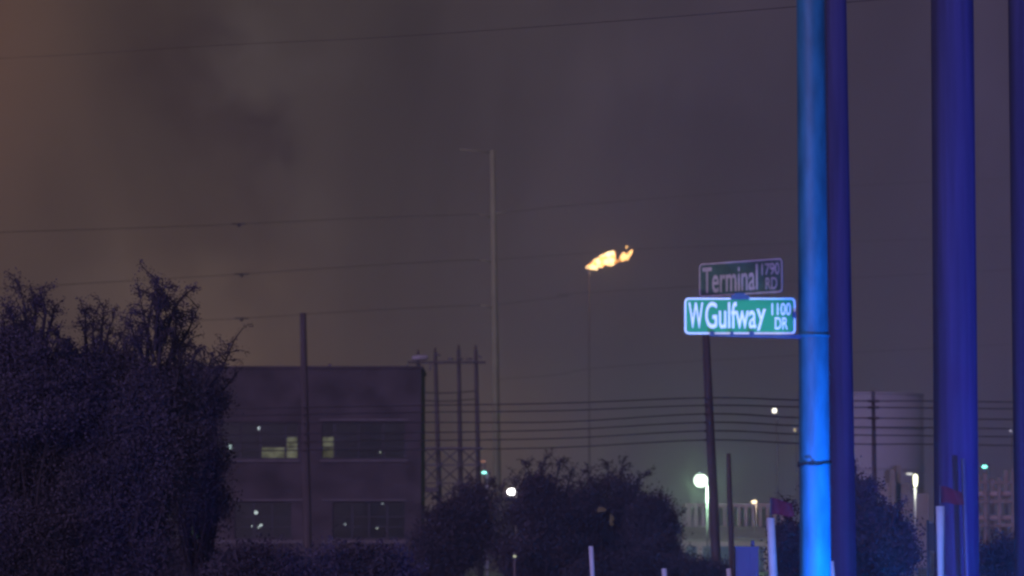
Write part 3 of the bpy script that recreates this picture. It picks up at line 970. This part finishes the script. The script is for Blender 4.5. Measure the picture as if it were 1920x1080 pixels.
street_lamp(1490, 806, 420, 2.4, 2.4, (1.0, 0.75, 0.4), .9, 0, 'faint yellow lamp touching the left side of the steel pole', 3, 0.05, metal='darksteel')
street_lamp(1895, 808, 300, 2.2, 2.2, (0.75, 0.7, 1.0), .6, 0, 'very faint lamp near the right edge above the pipe rack', 3, 0.05, metal='darksteel')
street_lamp(1911, 1009, 190, 3, 3, (0.65, 0.7, 1.0), .5, 0, 'faint bluish lamp low at the right edge', 3, 0.05, metal='darksteel')
street_lamp(965, 1043, 108, 3, 3, (0.75, 0.78, 0.55), .7, 0, 'tiny yellowish lamp low in front of the middle trees', 0, 0.03, arm=False, metal='darksteel', name='lamp_or_gap_glow')
for (x_, y_, r1_, r2_, c_, lab_) in ((1043, 968, 6, 9, (1.0, .80, .72), 'dim warm blotch of background light between the rounded and the broad middle tree'),
                               (1128, 955, 7, 3.5, (1.0, .66, .6), 'dim pinkish background glow high inside the broad middle tree'),
                               (1147, 976, 3.2, 8, (1.0, .72, .6), 'dim upright warm background glow low inside the broad middle tree'),
                               (1042, 1005, 7, 4, (.85, .85, 1.0), 'dim pale background glow low between the middle trees')):
    street_lamp(x_, y_, 120.0, r1_ * 1.1, r2_ * 1.1, c_, .05, 0, lab_, 0, 0.02, arm=False, metal='bark', rough=0.7, name='lamp_or_gap_glow', group='background light in the middle tree gaps, shaped as glowing blobs')  # glowing blobs added for lit background in tree gaps, no lamps there
street_lamp(906, 865, 300, 5, 1.6, (1.0, 0.45, 0.32), .45, 0, 'dull red light above the small flat cyan lamp', 3, 0.05, metal='darksteel')
street_lamp(1600, 845, 160, 1.6, 5, (1.0, 0.95, 0.6), .7, 0, 'thin yellow upright light on the right side of the wooden pole behind the steel pole', 0, 0.03, arm=False, metal='darksteel', name='yard_light')
# lamp with bright upright tube on its pole
Yt = 230.0
b = at(1716, 888, Yt)
t = thing('tube_street_lamp', (b.x, Yt, 0), 'street lamp with bright upright tube and short left arm between the big wooden poles', 'lamp', 'street and yard lamps in the distance')
MB().tube([(b.x, Yt, -.1), (b.x, Yt, b.z)], [.09, .06], 8).build('pole', M['steel'], t, True)
MB().tube([(b.x, Yt - .1, at(0, 890, Yt).z), (b.x, Yt - .1, at(0, 894, Yt).z), (b.x, Yt - .1, at(0, 908, Yt).z), (b.x, Yt - .1, at(0, 913, Yt).z)], [.06, .13, .11, .04], 10).build('tube', glowmat('tube_lamp_glow', (1.0, 1.0, 0.66), 5), t, True)
MB().tube([(b.x, Yt, b.z - .03), at(1700, 889, Yt)], .06, 6).build('arm', M['steel'], t, True)
MB().blob(at(1705, 888.5, Yt - .1), (.24, .1, .06), 10, 6).build('lamp_head', glowmat('arm_glow', (1.0, 0.97, 0.9), .9), t, True)
point('tube_lamp_light', (b.x - .15, Yt - .5, b.z - 1.0), 90, (1.0, 1.0, .75), .06)

# ------------------------------------------------------------------ steel sign pole
px_top, px_bot = 1519, 1529
a, bb = at(px_top, -120, POLE_Y), at(px_bot, 1080, POLE_Y)
d = (bb - a) / (a.z - bb.z)
foot = a + d * a.z
foot.y = POLE_Y
sroot = thing('sign_pole', (foot.x, POLE_Y, 0), 'tall round steel pole lit bright blue from below beside the street signs', 'pole')
w0, w1 = m(53, POLE_Y) / 2, m(60, POLE_Y) / 2
MB().tube([a + (foot - a) * i / 12 for i in range(13)], [w0 + (w1 - w0) * i / 12 for i in range(13)], 40).build('shaft', M['blue_lit_steel'], sroot, True)
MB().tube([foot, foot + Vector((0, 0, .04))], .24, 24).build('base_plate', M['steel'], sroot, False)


def pole_c(py):
    f_ = (py + 120) / 1200
    return at(px_top + (px_bot - px_top) * f_, py, POLE_Y)


def ring(mb, py, tilt, rr_, th=.006, ph=0, wob=.004):
    c = pole_c(py)
    pts = []
    for k in range(33):
        q = 2 * math.pi * k / 32
        pts.append(c + Vector((math.cos(q) * rr_, math.sin(q) * rr_, math.sin(q + ph) * tilt + wob * math.sin(5 * q))))
    mb.tube(pts, th, 6, False)


sb = MB()
rr_ = m(58.5, POLE_Y) / 2 + .006
ring(sb, 868, .012, rr_, .006, 0)
ring(sb, 871, .010, rr_ + .004, .007, 1.7, .006)
sb.tube(spline([pole_c(869) + Vector((-.06, -rr_ - .01, 0)), pole_c(866) + Vector((-.03, -rr_ - .025, 0)), pole_c(872) + Vector((0, -rr_ - .02, 0)), pole_c(871) + Vector((.05, -rr_ - .004, 0))], 5), .006, 6)
sb.build('tied_strap', M['strap'], sroot, True)
# sign mounting bands on the pole
for py in (629,):
    c = pole_c(py)
    rb = m(57, POLE_Y) / 2 + .006
    MB().tube([c - Vector((0, 0, .012)), c + Vector((0, 0, .012))], rb, 40, True).build('mounting_band', M['blue_lit_steel'], sroot, True)

# ------------------------------------------------------------------ street name signs
def rrect(w_, h_, r_, n=6):
    out = []
    for (cx, cz, a0) in ((w_ / 2 - r_, h_ / 2 - r_, 0), (-w_ / 2 + r_, h_ / 2 - r_, 90), (-w_ / 2 + r_, -h_ / 2 + r_, 180), (w_ / 2 - r_, -h_ / 2 + r_, 270)):
        for k in range(n + 1):
            q = R(a0 + 90 * k / n)
            out.append((cx + r_ * math.cos(q), cz + r_ * math.sin(q)))
    return out


def place(me_obj, parent, loc=(0, 0, 0)):
    me_obj.parent = parent
    me_obj.location = loc


def local(name, mb, material, parent, smooth=False):
    me = bpy.data.meshes.new(name)
    me.from_pydata(mb.v, [], mb.f)
    me.materials.append(material)
    if smooth:
        me.polygons.foreach_set('use_smooth', [True] * len(me.polygons))
    o = bpy.data.objects.new(name, me)
    col.objects.link(o)
    o.parent = parent
    return o


def lettering(name, s_, x0, x1, z0, z1, y, material, parent, bold=0.0):
    """text fitted into a box on the sign face"""
    cu = bpy.data.curves.new(name, 'FONT')
    cu.body = s_
    cu.extrude = 0.012
    cu.offset = bold
    to = bpy.data.objects.new(name, cu)
    col.objects.link(to)
    dg = bpy.context.evaluated_depsgraph_get()
    me = bpy.data.meshes.new_from_object(to.evaluated_get(dg))
    bpy.data.objects.remove(to)
    n = len(me.vertices)
    co = np.empty(n * 3, np.float32)
    me.vertices.foreach_get('co', co)
    co = co.reshape(-1, 3)
    mn, mxx = co.min(0), co.max(0)
    q = np.empty_like(co)
    q[:, 0] = x0 + (co[:, 0] - mn[0]) / (mxx[0] - mn[0]) * (x1 - x0)
    q[:, 2] = z0 + (co[:, 1] - mn[1]) / (mxx[1] - mn[1]) * (z1 - z0)
    q[:, 1] = y - (co[:, 2] - mn[2]) / (mxx[2] - mn[2]) * 0.0015
    me.vertices.foreach_set('co', q.ravel())
    me.update()
    me.materials.clear()
    me.materials.append(material)
    o = bpy.data.objects.new(name, me)
    col.objects.link(o)
    o.parent = parent
    return o


def name_sign(name, label, centre, rotz, w_, h_, green, white, texts, pxc, pyc, sx):
    t = thing(name, centre, label, 'street sign', 'green street name signs on the steel pole')
    t.rotation_euler = (0, 0, rotz)
    rc = .035
    out = rrect(w_, h_, rc)
    n = len(out)
    pm = MB()
    pm.add([(x, 0, z) for x, z in out] + [(x, .004, z) for x, z in out],
           [tuple(range(n))[::-1], tuple(range(n, 2 * n))] + [(i, (i + 1) % n, n + (i + 1) % n, n + i) for i in range(n)])
    local('panel', pm, green, t)
    bw = .0155
    inn_ = rrect(w_ - 2 * bw, h_ - 2 * bw, rc - bw * .6)
    bm_ = MB()
    o2 = rrect(w_ - .004, h_ - .004, rc)
    bm_.add([(x, -.0035, z) for x, z in o2] + [(x, -.0035, z) for x, z in inn_] + [(x, -.0008, z) for x, z in o2] + [(x, -.0008, z) for x, z in inn_],
            [(i, (i + 1) % n, n + (i + 1) % n, n + i) for i in range(n)] + [(i, 2 * n + i, 2 * n + (i + 1) % n, (i + 1) % n) for i in range(n)] + [(n + i, n + (i + 1) % n, 3 * n + (i + 1) % n, 3 * n + i) for i in range(n)])
    local('border', bm_, white, t)
    u = POLE_Y / F
    for (s_, a0, a1, b0, b1, bold) in texts:
        lettering('lettering', s_, (a0 - pxc) * u * sx, (a1 - pxc) * u * sx, (pyc - b1) * u, (pyc - b0) * u, -.002, white, t, bold)
    return t


u = POLE_Y / F
cx1, cy1 = 1387.5, 592.5
g1 = name_sign('street_sign', 'bright green W Gulfway Dr street sign with white lettering and border', at(cx1, cy1, POLE_Y - .05), 0, 209 * u, 69 * u, M['signgreen'], M['signwhite'],
               [('W', 1291, 1318.5, 567, 615.5, .012), ('Gulfwa', 1322.5, 1418, 566, 616, .012), ('y', 1418.5, 1436, 579, 620, .012), ('1100', 1447, 1483, 568, 591, .008), ('DR', 1453, 1477, 595, 617.5, .008)], cx1, cy1, 1)
cx2, cy2 = 1388.5, 521
g2 = name_sign('street_sign', 'dim Terminal Rd street sign set at an angle above the bright one', at(cx2, cy2, POLE_Y - .05), R(-44), 148 * u / math.cos(R(44)), 65 * u, M['dimgreen'], M['dimwhite'],
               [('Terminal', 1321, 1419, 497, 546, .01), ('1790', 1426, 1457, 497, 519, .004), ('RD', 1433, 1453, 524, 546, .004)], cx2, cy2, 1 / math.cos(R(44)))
# saddle bracket between the two signs, arm and clips under the bright one
bm2 = MB()
bm2.box((0, -.006, 35 * u), (34 * u, .05, 9 * u))
bm2.box((0, -.006, 40 * u), (20 * u, .06, 6 * u))
local('saddle_bracket', bm2, M['bluebracket'], g1)
for xx in (1335, 1372, 1409):
    local('clip', MB().box(((xx - cx1) * u, -.006, -32.5 * u), ((9 if xx != 1372 else 6) * u, .03, 7 * u)), M['bluebracket'], g1)
local('clip', MB().box(((1489 - cx1) * u, -.006, 2 * u), (7 * u, .03, 12 * u)), M['bluebracket'], g1)
ar = MB()
x0, x1 = (1330 - cx1) * u, (1503 - cx1) * u
for s_ in (0,):
    vs = [(x0, -.012, -35 * u), (x1, -.012, -35 * u), (x1, -.012, -43 * u), (x0, -.012, -37.5 * u)]
    vs += [(x, .035, z) for x, _, z in vs]
    ar.add(vs, [(0, 3, 2, 1), (4, 5, 6, 7), (0, 1, 5, 4), (1, 2, 6, 5), (2, 3, 7, 6), (3, 0, 4, 7)])
local('bracket_arm', ar, M['bluebracket'], g1)

# ------------------------------------------------------------------ low posts, cabinet and small sign near the pole
def marker(px0, py0, px1, Y, w0_, w1_, label, flag=True, material='pvc', group='pale short posts along the bottom of the view'):
    a = at(px0, py0, Y)
    b_ = at(px1, 1080, Y)
    d_ = (b_ - a) / (a.z - b_.z) if a.z != b_.z else Vector((0, 0, -1))
    foot_ = a + d_ * a.z
    t = thing('marker_post', (foot_.x, Y, 0), label, 'post', group)
    MB().tube([a + (foot_ - a) * i / 6 for i in range(7)], [m(w0_ + (w1_ - w0_) * min(1, i / 2), Y) / 2 for i in range(7)], 16).build('post', M[material], t, True)
    if flag:
        mbf = MB()
        x0_, z0_ = a.x, a.z
        nx, nz_ = 10, 5
        W_, H_ = m(44, Y), m(34, Y)
        vs = []
        for side in (0, .003):
            for j in range(nz_ + 1):
                for i in range(nx + 1):
                    s_, q_ = i / nx, j / nz_
                    vs.append((x0_ + W_ * s_ * (1 - .1 * q_), Y + .03 * math.sin(s_ * 5 + q_) + side, z0_ + H_ * (.15 + .95 * q_) * (1 - .25 * s_) + .01 * math.sin(s_ * 6)))
        fs = []
        st = (nx + 1) * (nz_ + 1)
        for sd in (0, 1):
            for j in range(nz_):
                for i in range(nx):
                    q_ = sd * st + j * (nx + 1) + i
                    fs.append((q_, q_ + 1, q_ + nx + 2, q_ + nx + 1))
        mbf.add(vs, fs)
        mbf.build('flag', M['redflag'], t, True)
        MB().tube([a + Vector((0, 0, -.02)), a + Vector((0, 0, H_ * 1.15))], .006, 6).build('flag_staff', M['darksteel'], t, True)
    return t


marker(1445, 971, 1450, 34, 15, 17, 'white post with a dark red flag left of the blue lit steel pole')
marker(1763, 949, 1764, 34, 17, 12, 'white post with a dark red flag in front of the thickest wooden pole')
marker(1108, 1024, 1111, 38, 9, 9, 'short blue lit post below the middle trees', False)
marker(1245, 1066, 1246, 38, 10, 10, 'short pale post just showing left of the bright street lamp pole', False)
marker(1366, 1066, 1367, 36, 9, 9, 'short pale post at the foot of the short thin wooden pole', False)
marker(1560, 1052, 1562, 33, 7, 8, 'short pale post touching the right side of the steel pole', False)
Yc = 42.0
ct = thing('utility_cabinet', (at(1396, 1080, Yc).x, Yc, 0), 'grey utility cabinet with a short vent pipe left of a flagged white post', 'cabinet')
x0, x1 = at(1375, 0, Yc).x, at(1417, 0, Yc).x
zt = at(0, 1028, Yc).z
MB().box2((x0, Yc, 0), (x1, Yc + .3, zt)).build('body', M['cabinet'], ct)
MB().box2((x0 - .01, Yc - .012, zt), (x1 + .01, Yc + .31, zt + .02)).build('lid', M['cabinet'], ct)
MB().box2((x0 + .02, Yc - .01, .2), (x0 + (x1 - x0) * .62, Yc - .001, zt - .03)).build('door', M['cabinet'], ct)
pp_ = at(1411, 1013, Yc + .1)
MB().tube([(pp_.x, Yc + .1, zt + .021), pp_], .022, 8).build('vent_pipe', M['cabinet'], ct, True)
Yn = 46.0
sn = thing('small_sign', (at(1727, 1080, Yn).x, Yn, 0), 'small blank grey sign plate on a thin post left of the thickest wooden pole', 'sign')
MB().box2((at(1734, 0, Yn).x, Yn - .01, at(0, 1033, Yn).z), (at(1753, 0, Yn).x, Yn, at(0, 981, Yn).z)).build('plate', M['cabinet'], sn)
MB().tube([(at(1732, 0, Yn).x, Yn + .02, 0), (at(1732, 0, Yn).x, Yn + .02, at(0, 975, Yn).z)], .018, 8).build('post', M['cabinet'], sn, True)
